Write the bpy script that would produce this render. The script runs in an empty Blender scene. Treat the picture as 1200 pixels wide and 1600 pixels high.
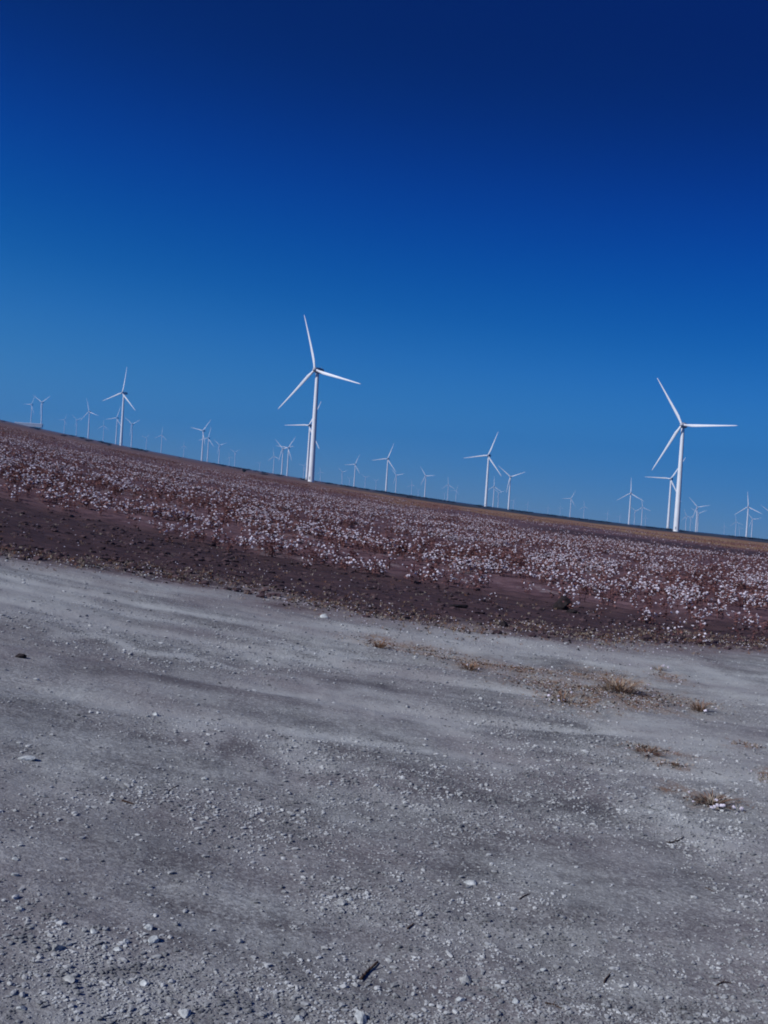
import bpy, bmesh, math, random
import numpy as np
from math import radians, sin, cos, atan2, hypot, pi
from mathutils import Matrix, Vector

random.seed(7)
RNG = np.random.default_rng(11)
S = bpy.context.scene
COL = S.collection

# ------------------------------------------------------------------ camera
PITCH, ROLL, CAMH, F = 1.15, 3.5, 1.7, 1600.0
cam_data = bpy.data.cameras.new('camera')
cam_data.sensor_fit = 'VERTICAL'
cam_data.sensor_height = 24.0
cam_data.lens = 24.0
cam_data.clip_start = 0.1
cam_data.clip_end = 60000.0
cam = bpy.data.objects.new('camera', cam_data)
COL.objects.link(cam)
CM = Matrix.Rotation(radians(90 - PITCH), 3, 'X') @ Matrix.Rotation(radians(ROLL), 3, 'Z')
cam.matrix_world = Matrix.Translation((0, 0, CAMH)) @ CM.to_4x4()
S.camera = cam

# ------------------------------------------------------------------ sun and sky
SUN_DIR = Vector((-0.88, -0.50, 0.76)).normalized()      # towards the sun: left, a little behind the camera
SUN_EL = math.asin(SUN_DIR.z)
SUN_AZ = atan2(SUN_DIR.x, SUN_DIR.y)
sl = bpy.data.lights.new('sun', 'SUN')
sl.energy = 4.4
sl.angle = radians(0.5)
sl.color = (0.92, 0.94, 0.98)
sun = bpy.data.objects.new('sun', sl)
sun.rotation_euler = SUN_DIR.to_track_quat('Z', 'Y').to_euler()
sun.location = (-20, -10, 30)
COL.objects.link(sun)

W = bpy.data.worlds.new('World')
S.world = W
W.use_nodes = True
wn, wl = W.node_tree.nodes, W.node_tree.links
wn.clear()
w_out = wn.new('ShaderNodeOutputWorld')
w_bg = wn.new('ShaderNodeBackground')
w_tc = wn.new('ShaderNodeTexCoord')
w_map = wn.new('ShaderNodeMapping')
w_map.vector_type = 'VECTOR'
w_map.inputs['Rotation'].default_value = (radians(1.5), radians(-4.0), 0)
w_sky = wn.new('ShaderNodeTexSky')
w_sky.sky_type = 'NISHITA'
w_sky.sun_disc = False
w_sky.sun_elevation = SUN_EL
w_sky.sun_rotation = SUN_AZ
w_sky.altitude = 700
w_sky.air_density = 1.0
w_sky.dust_density = 0.6
w_sky.ozone_density = 2.0
w_sep = wn.new('ShaderNodeSeparateXYZ')
w_ramp = wn.new('ShaderNodeValToRGB')
w_mul = wn.new('ShaderNodeMix')
w_mul.data_type = 'RGBA'
w_mul.blend_type = 'MULTIPLY'
w_mul.inputs[0].default_value = 1.0
wl.new(w_tc.outputs['Generated'], w_map.inputs['Vector'])
wl.new(w_map.outputs[0], w_sky.inputs[0])
wl.new(w_map.outputs[0], w_sep.inputs[0])
wl.new(w_sep.outputs['Z'], w_ramp.inputs[0])
SKY = [(0, (.54, .68, 1.24)), (.06, (.275, .54, .98)), (.12, (.185, .55, 1.09)), (.2, (.010, .362, .90)), (.3, (.001, .135, .87)), (.4, (.001, .010, .32)), (.5, (.002, .010, .42)), (1, (.02, .08, .6))]
w_ramp.color_ramp.interpolation = 'B_SPLINE'
el = w_ramp.color_ramp.elements
while len(el) < len(SKY):
    el.new(0.5)
for e_, (p_, c_) in zip(el, SKY):
    e_.position = p_
    e_.color = (*c_, 1)
wl.new(w_sky.outputs[0], w_mul.inputs[6])
wl.new(w_ramp.outputs[0], w_mul.inputs[7])
wl.new(w_mul.outputs[2], w_bg.inputs[0])
w_bg.inputs[1].default_value = 0.08
wl.new(w_bg.outputs[0], w_out.inputs[0])

S.view_settings.view_transform = 'Standard'
S.view_settings.look = 'None'
S.view_settings.exposure = 0.0
S.view_settings.gamma = 1.0
S.render.engine = 'CYCLES'
S.cycles.use_denoising = True
S.cycles.filter_width = 1.9
S.cycles.max_bounces = 5
S.cycles.volume_bounces = 1

# ------------------------------------------------------------------ shape of the land
HP = [(0, 655), (100, 677), (200, 698), (300, 716), (400, 734), (500, 752), (600, 768), (700, 782), (800, 795),
      (900, 808), (1000, 821), (1100, 832), (1200, 842)]


def ray(px, py):
    return CM @ Vector(((px - 600) / F, -(py - 800) / F, -1.0))


_a, _e = [], []
for h in HP:
    d = ray(*h)
    _a.append(atan2(d.x, d.y))
    _e.append(d.z / hypot(d.x, d.y))
POLY = np.polyfit(_a, _e, 4)
AMAX = 0.41


def slope(az):
    az = np.asarray(az, float)
    c = np.clip(az, -AMAX, AMAX)
    g = np.polyval(POLY, c)
    t = np.clip((np.abs(az) - AMAX) / 1.3, 0, 1)
    return g * (1 - t * t * (3 - 2 * t))


def vnoise(x, y, seed=0):
    xi, yi = np.floor(x).astype(np.int64), np.floor(y).astype(np.int64)
    fx, fy = x - xi, y - yi
    fx, fy = fx * fx * (3 - 2 * fx), fy * fy * (3 - 2 * fy)

    def h(a, b):
        n = (a * 374761393 + b * 668265263 + seed * 974711) & 0x7fffffff
        n = ((n ^ (n >> 13)) * 1274126177) & 0x7fffffff
        return ((n ^ (n >> 16)) & 0xffff) / 65535.0
    return ((h(xi, yi) * (1 - fx) + h(xi + 1, yi) * fx) * (1 - fy) + (h(xi, yi + 1) * (1 - fx) + h(xi + 1, yi + 1) * fx) * fy)


def fbm(x, y, seed=0, n=3):
    s, a, t = 0, 1.0, 0
    for k in range(n):
        s = s + a * vnoise(x * 2 ** k + 13.7 * k, y * 2 ** k - 7.1 * k, seed + k)
        t += a
        a *= 0.5
    return s / t


LOT_X = np.array([-9, -4.9, -3.5, -1.7, .1, 1.9, 3.9, 6.2, 9])
LOT_Y = np.array([12.4, 13.1, 14.2, 14.4, 14.0, 14.4, 15.2, 16.2, 17])
COT_X = np.array([-14, -8.6, -5.8, -2.7, .1, 2.7, 5.2, 7.6, 12])
COT_Y = np.array([21.8, 21.0, 20.3, 19.6, 19.0, 18.7, 17.8, 17.1, 16.6])


def lot_edge(x):
    return np.interp(x, LOT_X, LOT_Y)


def cot_edge(x):
    return np.interp(x, COT_X, COT_Y)


def sstep(a, b, v):
    t = np.clip((v - a) / (b - a), 0, 1)
    return t * t * (3 - 2 * t)


def tracks(x, y):
    """wheel tracks running along the lot, parallel to the field: 1 in the middle of a wheel path"""
    t = np.zeros_like(np.asarray(x, float) + 0.0)
    for (c, m_, k, w) in [(12.3, .03, .010, .16), (10.6, .03, .010, .17), (11.3, -.05, -.012, .14), (9.7, -.05, -.012, .15), (8.1, .09, .006, .13), (6.9, .09, .006, .13)]:
        t = np.maximum(t, np.exp(-((y - c - m_ * x - k * x * x) / w) ** 2))
    return t


def height(x, y):
    x = np.asarray(x, float)
    y = np.asarray(y, float)
    R = np.hypot(x, y)
    z = R * slope(np.arctan2(x, y))
    near = 1 - sstep(60, 140, R)
    lot = 1 - sstep(-0.8, 0.8, y - lot_edge(x))
    bumps = (fbm(x * 0.9, y * 0.9, 3) - .5) * 0.05 + (fbm(x * 5, y * 5, 5) - .5) * 0.018
    ruts = 0.014 * np.sin((y + 0.25 * np.sin(x * .5)) * 5.2) * sstep(6.5, 9, y) * (vnoise(x * .3, y * 1.1, 8))
    soil = (fbm(x * 2.2, y * 4, 9) - .5) * 0.07
    furrow = 0.05 * np.cos((y - cot_edge(x)) * 2 * pi / 1.0) * sstep(0, 1.5, y - cot_edge(x))
    trk = tracks(x, y) * (y > 1)
    return z + near * (lot * (bumps + ruts - .022 * trk * (.4 + .9 * vnoise(x * .6, y * .6, 15))) + (1 - lot) * (soil + furrow))


def hit(px, py):
    d = ray(px, py)
    A = atan2(d.x, d.y)
    e = d.z / hypot(d.x, d.y)
    R = CAMH / max(float(slope(A)) - e, 1e-4)
    x, y = R * sin(A), R * cos(A)
    return x, y, float(height(x, y))


def at_range(px, py, R):
    d = ray(px, py)
    A = atan2(d.x, d.y)
    x, y = R * sin(A), R * cos(A)
    return x, y, float(height(x, y))


# ------------------------------------------------------------------ helpers
def tag(o, label=None, cat=None, group=None, kind=None):
    if label:
        o['label'] = label
    if cat:
        o['category'] = cat
    if group:
        o['group'] = group
    if kind:
        o['kind'] = kind
    return o


def mesh_from(name, V, Fc, mats, idx=None, smooth=False):
    me = bpy.data.meshes.new(name)
    V = np.asarray(V, np.float32)
    Fc = np.asarray(Fc, np.int32)
    k = Fc.shape[1]
    me.vertices.add(len(V))
    me.vertices.foreach_set('co', V.ravel())
    me.loops.add(Fc.size)
    me.loops.foreach_set('vertex_index', Fc.ravel())
    me.polygons.add(len(Fc))
    me.polygons.foreach_set('loop_start', np.arange(0, Fc.size, k, dtype=np.int32))
    me.polygons.foreach_set('loop_total', np.full(len(Fc), k, np.int32))
    for m in mats:
        me.materials.append(m)
    if idx is not None:
        me.polygons.foreach_set('material_index', np.asarray(idx, np.int32))
    me.polygons.foreach_set('use_smooth', np.full(len(Fc), smooth, bool))
    me.update(calc_edges=True)
    me.validate()
    return me


def link(name, me, parent=None):
    o = bpy.data.objects.new(name, me)
    COL.objects.link(o)
    if parent:
        o.parent = parent
    return o


def bm_obj(name, bm, mat, parent=None, smooth=False):
    me = bpy.data.meshes.new(name)
    bmesh.ops.recalc_face_normals(bm, faces=bm.faces)
    for f in bm.faces:
        f.smooth = smooth
    bm.to_mesh(me)
    bm.free()
    me.materials.append(mat)
    return link(name, me, parent)


def new_mat(name):
    m = bpy.data.materials.new(name)
    m.use_nodes = True
    return m, m.node_tree.nodes, m.node_tree.links, m.node_tree.nodes['Principled BSDF']


def noisy(name, c1, c2, scale=3.0, rough=0.9, spec=0.2, detail=4, bump=0.0, bscale=20, per_object=False, coord='Object', lo=.35, hi=.65):
    m, n, l, b = new_mat(name)
    tc = n.new('ShaderNodeTexCoord')
    nz = n.new('ShaderNodeTexNoise')
    nz.inputs['Scale'].default_value = scale
    nz.inputs['Detail'].default_value = detail
    l.new(tc.outputs[coord], nz.inputs['Vector'])
    r = n.new('ShaderNodeValToRGB')
    r.color_ramp.elements[0].position = lo
    r.color_ramp.elements[1].position = hi
    r.color_ramp.elements[0].color = (*c1, 1)
    r.color_ramp.elements[1].color = (*c2, 1)
    l.new(nz.outputs['Fac'], r.inputs[0])
    l.new(r.outputs[0], b.inputs['Base Color'])
    b.inputs['Roughness'].default_value = rough
    b.inputs['Specular IOR Level'].default_value = spec
    if bump:
        n2 = n.new('ShaderNodeTexNoise')
        n2.inputs['Scale'].default_value = bscale
        n2.inputs['Detail'].default_value = 5
        l.new(tc.outputs[coord], n2.inputs['Vector'])
        bp = n.new('ShaderNodeBump')
        bp.inputs['Strength'].default_value = bump
        bp.inputs['Distance'].default_value = 0.02
        l.new(n2.outputs['Fac'], bp.inputs['Height'])
        l.new(bp.outputs[0], b.inputs['Normal'])
    return m


M_STONE = noisy('limestone', (.20, .20, .19), (.44, .44, .42), 30, .85, .3, bump=.4, bscale=60)
M_STONE2 = noisy('pale_limestone', (.30, .31, .30), (.60, .61, .58), 28, .85, .3, bump=.3, bscale=60)
M_GRAVEL = noisy('gravel', (.15, .15, .15), (.50, .50, .48), 9.0, .9, .2, detail=2)
M_CLOD = noisy('dark_clod', (.014, .011, .012), (.035, .027, .027), 12, .95, .1, bump=.5, bscale=50)
M_CRUMB = noisy('soil_lump', (.035, .024, .028), (.10, .062, .065), 3, .95, .1)
M_TWIG = noisy('weathered_twig', (.035, .022, .018), (.09, .055, .04), 30, .9, .1)
M_STALK = noisy('cotton_stalk', (.085, .034, .04), (.20, .09, .085), 6, .9, .1)
M_LEAF = noisy('dry_cotton_leaf', (.12, .052, .055), (.28, .14, .11), 5, .9, .1)
M_BOLL = noisy('cotton_lint', (.56, .50, .55), (.80, .73, .78), 7, 1.0, .05)
M_STRAW = noisy('dry_straw', (.17, .10, .06), (.36, .25, .16), 7, .9, .1)
M_RUST = noisy('rusty_grass', (.11, .05, .03), (.27, .14, .08), 9, .9, .1)
M_PALEGRASS = noisy('pale_dead_grass', (.25, .2, .15), (.45, .38, .3), 7, .9, .1)
M_SCRUB = noisy('dark_scrub_leaf', (.016, .018, .022), (.05, .045, .04), 1.5, .9, .1)
M_TOWER = noisy('painted_steel', (.74, .74, .75), (.82, .82, .82), .15, .45, .4, detail=6)
M_BLADE = noisy('blade_gelcoat', (.76, .76, .77), (.82, .82, .82), .3, .4, .4)
M_NAC = noisy('nacelle_shade_grey', (.30, .30, .32), (.38, .38, .40), .4, .5, .4)  # greyer than the tower: the nacelle's shaded side is put into its colour
M_HUB = noisy('hub_shade_grey', (.42, .42, .44), (.5, .5, .52), .4, .5, .4)  # shade around the hub painted in as a greyer tone than the blades
M_SHED = noisy('pale_sheet_metal', (.42, .42, .40), (.55, .55, .53), .4, .5, .4)
M_SHEDROOF = noisy('shed_roof_metal', (.5, .5, .5), (.62, .62, .6), .4, .4, .4)
M_DARK = noisy('dark_opening', (.03, .03, .03), (.05, .05, .05), 1, .9, .1)


# ------------------------------------------------------------------ ground
def ground_material():
    m, n, l, b = new_mat('bare_and_cultivated_ground')
    tc = n.new('ShaderNodeTexCoord')
    at = n.new('ShaderNodeAttribute')
    at.attribute_name = 'zones'
    sp = n.new('ShaderNodeSeparateColor')
    l.new(at.outputs['Color'], sp.inputs[0])
    at2 = n.new('ShaderNodeAttribute')
    at2.attribute_name = 'patches'
    sp2 = n.new('ShaderNodeSeparateColor')
    l.new(at2.outputs['Color'], sp2.inputs[0])

    def mapped(sx, sy, rz=0):
        mp = n.new('ShaderNodeMapping')
        mp.inputs['Scale'].default_value = (sx, sy, 1)
        mp.inputs['Rotation'].default_value = (0, 0, rz)
        l.new(tc.outputs['Object'], mp.inputs['Vector'])
        return mp.outputs[0]

    def noise(vec, scale, detail=4, rough=.55, dist=0):
        t = n.new('ShaderNodeTexNoise')
        t.inputs['Scale'].default_value = scale
        t.inputs['Detail'].default_value = detail
        t.inputs['Roughness'].default_value = rough
        t.inputs['Distortion'].default_value = dist
        l.new(vec, t.inputs['Vector'])
        return t.outputs['Fac']

    def mr(v, a, b_, c=0.0, d=1.0):
        t = n.new('ShaderNodeMapRange')
        t.inputs[1].default_value = a
        t.inputs[2].default_value = b_
        t.inputs[3].default_value = c
        t.inputs[4].default_value = d
        l.new(v, t.inputs[0])
        return t.outputs[0]

    def math_(op, a, b_=None):
        t = n.new('ShaderNodeMath')
        t.operation = op
        for k, v in enumerate((a, b_)):
            if v is None:
                continue
            if isinstance(v, (int, float)):
                t.inputs[k].default_value = v
            else:
                l.new(v, t.inputs[k])
        return t.outputs[0]

    def mix(f, a, b_):
        t = n.new('ShaderNodeMix')
        t.data_type = 'RGBA'
        if isinstance(f, (int, float)):
            t.inputs[0].default_value = f
        else:
            l.new(f, t.inputs[0])
        for k, v in ((6, a), (7, b_)):
            if isinstance(v, tuple):
                t.inputs[k].default_value = (*v, 1)
            else:
                l.new(v, t.inputs[k])
        return t.outputs[2]

    P = mapped(1, 1)
    # lot: compacted chalky caliche
    streak = noise(mapped(.22, 1.5, .06), 2.2, 5, .6, .4)
    big = noise(P, .55, 4, .55, .3)
    mid = noise(P, 3.0, 4, .6)
    fine = noise(P, 22, 4, .7)
    grain = noise(P, 85, 3, .7)
    s = math_('ADD', math_('MULTIPLY', streak, .8), math_('MULTIPLY', big, .2))
    s = math_('ADD', s, math_('MULTIPLY', math_('SUBTRACT', mid, .5), .6))
    s = math_('ADD', s, math_('MULTIPLY', math_('SUBTRACT', fine, .5), .55))
    s = math_('ADD', s, math_('MULTIPLY', math_('SUBTRACT', grain, .5), .45))
    vor = n.new('ShaderNodeTexVoronoi')
    vor.inputs['Scale'].default_value = 70
    l.new(P, vor.inputs['Vector'])
    vs = n.new('ShaderNodeSeparateColor')
    l.new(vor.outputs['Color'], vs.inputs[0])
    peb = mr(vs.outputs[0], .55, 1.0, -.06, .42)
    vor2 = n.new('ShaderNodeTexVoronoi')
    vor2.inputs['Scale'].default_value = 150
    l.new(P, vor2.inputs['Vector'])
    vs2 = n.new('ShaderNodeSeparateColor')
    l.new(vor2.outputs['Color'], vs2.inputs[0])
    peb2 = mr(vs2.outputs[0], 0, 1, -.16, .16)
    s = math_('ADD', s, math_('MULTIPLY', math_('ADD', peb, peb2), mr(noise(P, 1.6, 4, .6), .35, .65, .35, 1.0)))
    s = math_('ADD', s, math_('SUBTRACT', math_('MULTIPLY', sp2.outputs[0], 1.7), .85))
    lotf = mr(s, .22, .90)
    lot = mix(lotf, (.104, .097, .098), (.43, .43, .405))
    warm = mr(noise(P, .8, 4), .4, .68, 0, .6)
    lot = mix(warm, lot, (.235, .205, .205))
    # ploughed soil
    so = mr(noise(mapped(.5, 1.6), 4, 6, .65), .35, .7)
    soil = mix(so, (.034, .021, .025), (.098, .057, .058))
    # litter and stubble under the crop
    co = mr(noise(mapped(.6, 1.4), 2.2, 6, .7), .4, .66)
    crop = mix(co, (.075, .040, .047), (.18, .108, .115))
    fleck = mr(noise(mapped(.5, .35), 1.3, 5, .8), .56, .66, 0, .4)
    crop = mix(fleck, crop, (.36, .32, .32))
    tan = mix(mr(noise(mapped(.05, .012), 1.0, 5, .7), .4, .62), (.19, .085, .055), (.30, .19, .09))
    far = mix(mr(noise(mapped(.01, .01), 1.0, 5, .7), .4, .62), (.030, .030, .034), (.06, .052, .05))
    rag = math_('ADD', sp.outputs[0], math_('MULTIPLY', math_('SUBTRACT', noise(mapped(.6, 1.3), 3.5, 6, .75), .5), 1.5))
    lot = mix(mr(sp.outputs[0], .0, .45, 0, .7), lot, (.20, .155, .155))
    c = mix(mr(rag, .38, .8), lot, soil)
    c = mix(sp.outputs[1], c, crop)
    c = mix(sp.outputs[2], c, tan)
    c = mix(at.outputs['Alpha'], c, far)
    c = mix(math_('MULTIPLY', sp2.outputs[1], mr(noise(P, 6, 5, .75), .40, .62)), c, (.22, .13, .08))
    l.new(c, b.inputs['Base Color'])
    b.inputs['Roughness'].default_value = .95
    b.inputs['Specular IOR Level'].default_value = .12
    hsum = math_('ADD', math_('MULTIPLY', fine, .5), math_('MULTIPLY', grain, .25))
    hsum = math_('ADD', hsum, math_('MULTIPLY', mid, .4))
    hsum = math_('ADD', hsum, math_('MULTIPLY', vs.outputs[0], .18))
    bp = n.new('ShaderNodeBump')
    bp.inputs['Strength'].default_value = .55
    bp.inputs['Distance'].default_value = .03
    l.new(hsum, bp.inputs['Height'])
    l.new(bp.outputs[0], b.inputs['Normal'])
    return m


# pale and dark stretches of the lot: photo position, half extents (used only to find where they lie on the ground), strength
PATCH = [(925, 1022, 90, 16, .5), (1120, 1060, 110, 30, .35), (1000, 1130, 120, 18, .3), (1100, 1190, 120, 34, .4), (1070, 1285, 60, 40, .5),
         (780, 1010, 150, 14, .35), (480, 985, 170, 10, .3), (250, 915, 160, 14, .35), (60, 930, 120, 30, .35), (330, 1140, 60, 12, .45),
         (150, 1080, 170, 20, .2), (700, 1135, 90, 18, .35), (770, 1190, 70, 16, .35), (540, 1080, 150, 9, .35), (560, 1105, 90, 7, .3),
         (420, 1020, 240, 6, .3), (90, 1230, 80, 40, .2), (100, 1520, 120, 50, .25), (640, 1000, 120, 9, .6), (520, 1020, 120, 5, .5), (830, 1010, 60, 10, .5), (660, 1120, 60, 6, .5), (300, 1030, 140, 5, .45), (120, 975, 120, 7, .4), (160, 1000, 160, 5, .3), (460, 1180, 50, 14, .3),
         (895, 1245, 60, 26, -.5), (855, 1025, 40, 22, -.45), (345, 1172, 50, 20, -.4), (1040, 1225, 40, 14, -.2), (900, 1140, 110, 14, -.4),
         (700, 1225, 90, 22, -.35), (650, 1170, 70, 12, -.3), (480, 1050, 130, 9, -.3), (250, 1060, 150, 12, -.25), (850, 1310, 80, 14, -.3),
         (100, 1010, 140, 16, -.2), (170, 1330, 100, 40, -.2), (640, 1330, 120, 30, -.25), (300, 970, 110, 6, -.35), (290, 940, 60, 8, -.35),
         (1130, 1040, 25, 25, -.3), (760, 1350, 60, 14, -.2), (1080, 1050, 30, 10, -.35)]
RUSTP = [(640, 1012, 90, 7), (790, 1042, 110, 8), (900, 1075, 130, 12), (1000, 1085, 110, 12), (590, 1003, 34, 9), (670, 1020, 46, 9), (740, 1035, 40, 8), (830, 1048, 55, 9), (900, 1052, 30, 6), (960, 1062, 55, 16), (1045, 1058, 35, 7),
         (890, 1092, 70, 16), (1000, 1100, 60, 9), (1010, 1172, 45, 7), (1048, 1197, 28, 5), (1112, 1254, 42, 9), (1195, 1214, 20, 7), (1170, 1165, 25, 5)]


def blob(X, Y, px, py, rx, ry):
    cx, cy, _ = hit(px, py)
    wx = rx * cy / F
    wy = ry * cy * cy / (F * CAMH)
    return np.exp(-(((X - cx) / wx) ** 2 + ((Y - cy) / wy) ** 2))


def build_ground():
    azs = np.concatenate([np.radians(np.arange(-180, -30, 3.0)), np.radians(np.arange(-30, 30, .09)), np.radians(np.arange(30, 180, 3.0))])
    rs = [0.9]
    while rs[-1] < 7700:
        rs.append(rs[-1] * (1.0075 if rs[-1] < 40 else 1.02))
    rs = np.array(rs)
    A, R = np.meshgrid(azs, rs)
    X, Y = R * np.sin(A), R * np.cos(A)
    Z = height(X, Y)
    nr, na = X.shape
    V = np.stack([X.ravel(), Y.ravel(), Z.ravel()], 1)
    V = np.vstack([V, [[0, 0, float(height(np.array(0.01), np.array(0.01)))]]])
    i = np.arange(nr - 1)[:, None] * na
    j = np.arange(na)[None, :]
    j2 = (j + 1) % na
    Fq = np.stack([(i + j), (i + na + j), (i + na + j2), (i + j2)], -1).reshape(-1, 4)
    me = bpy.data.meshes.new('ground')
    c = len(V) - 1
    tri = [(c, int(a), int((a + 1) % na)) for a in range(na)]
    me.vertices.add(len(V))
    me.vertices.foreach_set('co', V.astype(np.float32).ravel())
    loops = np.concatenate([Fq.ravel(), np.array(tri).ravel()]).astype(np.int32)
    me.loops.add(len(loops))
    me.loops.foreach_set('vertex_index', loops)
    tot = np.concatenate([np.full(len(Fq), 4), np.full(len(tri), 3)]).astype(np.int32)
    st = np.concatenate([[0], np.cumsum(tot)[:-1]]).astype(np.int32)
    me.polygons.add(len(tot))
    me.polygons.foreach_set('loop_start', st)
    me.polygons.foreach_set('loop_total', tot)
    me.polygons.foreach_set('use_smooth', np.ones(len(tot), bool))
    me.update(calc_edges=True)
    x, y = V[:, 0], V[:, 1]
    r = np.hypot(x, y)
    wob = (fbm(x * .7, y * .7, 21, 4) - .5)
    soil = sstep(-2.3, 1.5, y - lot_edge(x) + wob * 3.2) * .98
    crop = sstep(.6, 4.0, y - cot_edge(x) + wob * 3.0)
    az = np.degrees(np.arctan2(x, y))
    d2 = 150 + 120 * (fbm(az * .25, az * 0, 31) - .5)
    tan = sstep(0, 60, r - d2) * (.35 + .65 * sstep(-8, 4, az))
    bare = sstep(7, 10, az) * sstep(84, 90, r) * (1 - sstep(130, 140, r))
    crop = crop * (1 - bare)
    soil = np.maximum(soil, bare)
    d3 = 470 + 160 * (fbm(az * .6, az * 0, 41) - .5)
    far = sstep(0, 60, r - d3) * (.3 + .7 * sstep(-5, 2, az))
    beh = (y < 1)
    soil[beh] = 0
    crop[beh] = 0
    Z4 = np.stack([soil, crop, tan, far], 1).astype(np.float32)
    a1 = me.attributes.new('zones', 'FLOAT_COLOR', 'POINT')
    a1.data.foreach_set('color', Z4.ravel())
    p = np.full(len(x), .5)
    ru = np.zeros(len(x))
    near = (r < 25) & (y > 1)
    xn, yn = x[near], y[near]
    wx = xn + (fbm(xn * 3, yn * 3, 51) - .5) * .7
    wy = yn + (fbm(xn * 3, yn * 2, 61) - .5) * .9
    q = np.full(len(xn), .5)
    for (px, py, rx, ry, s_) in PATCH:
        q += (.6 if s_ > 0 else .38) * s_ * blob(wx, wy, px, py, rx, ry)
    q += .22 * tracks(xn, yn) * (.2 + 1.1 * sstep(.3, .7, fbm(xn * .5, yn * .9, 63)))
    u = np.zeros(len(xn))
    for (px, py, rx, ry) in RUSTP:
        u = np.maximum(u, blob(wx, wy, px, py, rx, ry))
    p[near] = np.clip(q, 0, 1)
    ru[near] = u
    Z5 = np.stack([p, ru, np.zeros(len(x)), np.ones(len(x))], 1).astype(np.float32)
    a2 = me.attributes.new('patches', 'FLOAT_COLOR', 'POINT')
    a2.data.foreach_set('color', Z5.ravel())
    me.materials.append(ground_material())
    o = link('ground', me)
    tag(o, kind='structure')
    return o


build_ground()


# ------------------------------------------------------------------ small-mesh kit (all triangles)
class Kit:
    def __init__(s):
        s.v, s.f, s.m, s.n = [], [], [], 0

    def add(s, V, Fc, mi):
        V = np.asarray(V, float)
        Fc = np.asarray(Fc, int)
        s.v.append(V)
        s.f.append(Fc + s.n)
        s.m.append(np.full(len(Fc), mi))
        s.n += len(V)

    def arr(s):
        return np.vstack(s.v), np.vstack(s.f), np.concatenate(s.m)

    def bar(s, p, q, r0, r1, mi, k=3):
        p, q = np.array(p, float), np.array(q, float)
        d = q - p
        d /= np.linalg.norm(d) + 1e-9
        u = np.cross(d, [0.3, 0.9, 0.2])
        u /= np.linalg.norm(u)
        w = np.cross(d, u)
        V = []
        for c, r in ((p, r0), (q, r1)):
            for t in range(k):
                a = 2 * pi * t / k
                V.append(c + r * (cos(a) * u + sin(a) * w))
        Fc = []
        for t in range(k):
            t2 = (t + 1) % k
            Fc += [(t, t2, k + t), (t2, k + t2, k + t)]
        for t in range(1, k - 1):
            Fc += [(k, k + t, k + t + 1), (0, t + 1, t)]
        s.add(V, Fc, mi)

    def blobby(s, c, r, mi, lumps=.25, sz=(1, 1, 1), hi=True):
        V, Fc = (ICO if hi else OCT)
        J = 1 + (RNG.random(len(V)) - .5) * 2 * lumps
        s.add(np.array(c) + V * J[:, None] * r * np.array(sz), Fc, mi)

    def leaf(s, c, r, mi):
        a, t = random.uniform(0, 2 * pi), random.uniform(-.9, .9)
        u = np.array([cos(a), sin(a), t]) * r
        w = np.array([-sin(a), cos(a), random.uniform(-.8, .8)]) * r * .6
        c = np.array(c)
        s.add([c - u, c - w, c + u, c + w + [0, 0, r * .3]], [(0, 1, 2), (0, 2, 3)], mi)


def _ico():
    bm = bmesh.new()
    bmesh.ops.create_icosphere(bm, subdivisions=1, radius=1)
    V = np.array([v.co[:] for v in bm.verts])
    Fc = np.array([[v.index for v in f.verts] for f in bm.faces])
    bm.free()
    return V, Fc


ICO = _ico()
OCT = (np.array([(1, 0, 0), (-1, 0, 0), (0, 1, 0), (0, -1, 0), (0, 0, 1), (0, 0, -1)], float),
       np.array([(0, 2, 4), (2, 1, 4), (1, 3, 4), (3, 0, 4), (2, 0, 5), (1, 2, 5), (3, 1, 5), (0, 3, 5)]))


def scatter(name, protos, pos, rot, scl, mats, smooth=False, tilt=None):
    """joins many transformed copies of small prototypes into one mesh (stuff only)"""
    Vs, Fs, Ms, n = [], [], [], 0
    pick = RNG.integers(0, len(protos), len(pos))
    for k, (V, Fc, mi) in enumerate(protos):
        sel = np.where(pick == k)[0]
        if not len(sel):
            continue
        c, s_ = np.cos(rot[sel])[:, None], np.sin(rot[sel])[:, None]
        sc = scl[sel]
        x = V[None, :, 0] * sc[:, 0:1]
        y = V[None, :, 1] * sc[:, 1:2]
        z = V[None, :, 2] * sc[:, 2:3]
        P = np.stack([x * c - y * s_, x * s_ + y * c, z], -1) + pos[sel][:, None, :]
        nv = len(V)
        Vs.append(P.reshape(-1, 3))
        Fs.append((Fc[None] + (np.arange(len(sel)) * nv)[:, None, None] + n).reshape(-1, 3))
        Ms.append(np.tile(mi, len(sel)))
        n += nv * len(sel)
    me = mesh_from(name, np.vstack(Vs), np.vstack(Fs), mats, np.concatenate(Ms), smooth)
    return link(name, me)


# ------------------------------------------------------------------ gravel on the lot
def stone_proto():
    k = Kit()
    k.blobby((0, 0, .25), 1.0, 0, .28, (1, .8, .6))
    return k.arr()


GRAVEL_BEDS = [(130, 1500, 110, 50, .9), (60, 1440, 60, 40, .5), (560, 1590, 150, 26, .8), (830, 1560, 90, 40, .6), (700, 1590, 80, 30, .6), (330, 1310, 90, 30, .4),
               (1060, 1590, 80, 20, .5), (540, 1400, 60, 24, .6), (760, 1300, 60, 24, .4), (430, 1290, 70, 24, .4), (1050, 1290, 60, 30, .5), (260, 1130, 60, 24, .3)]


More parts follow.
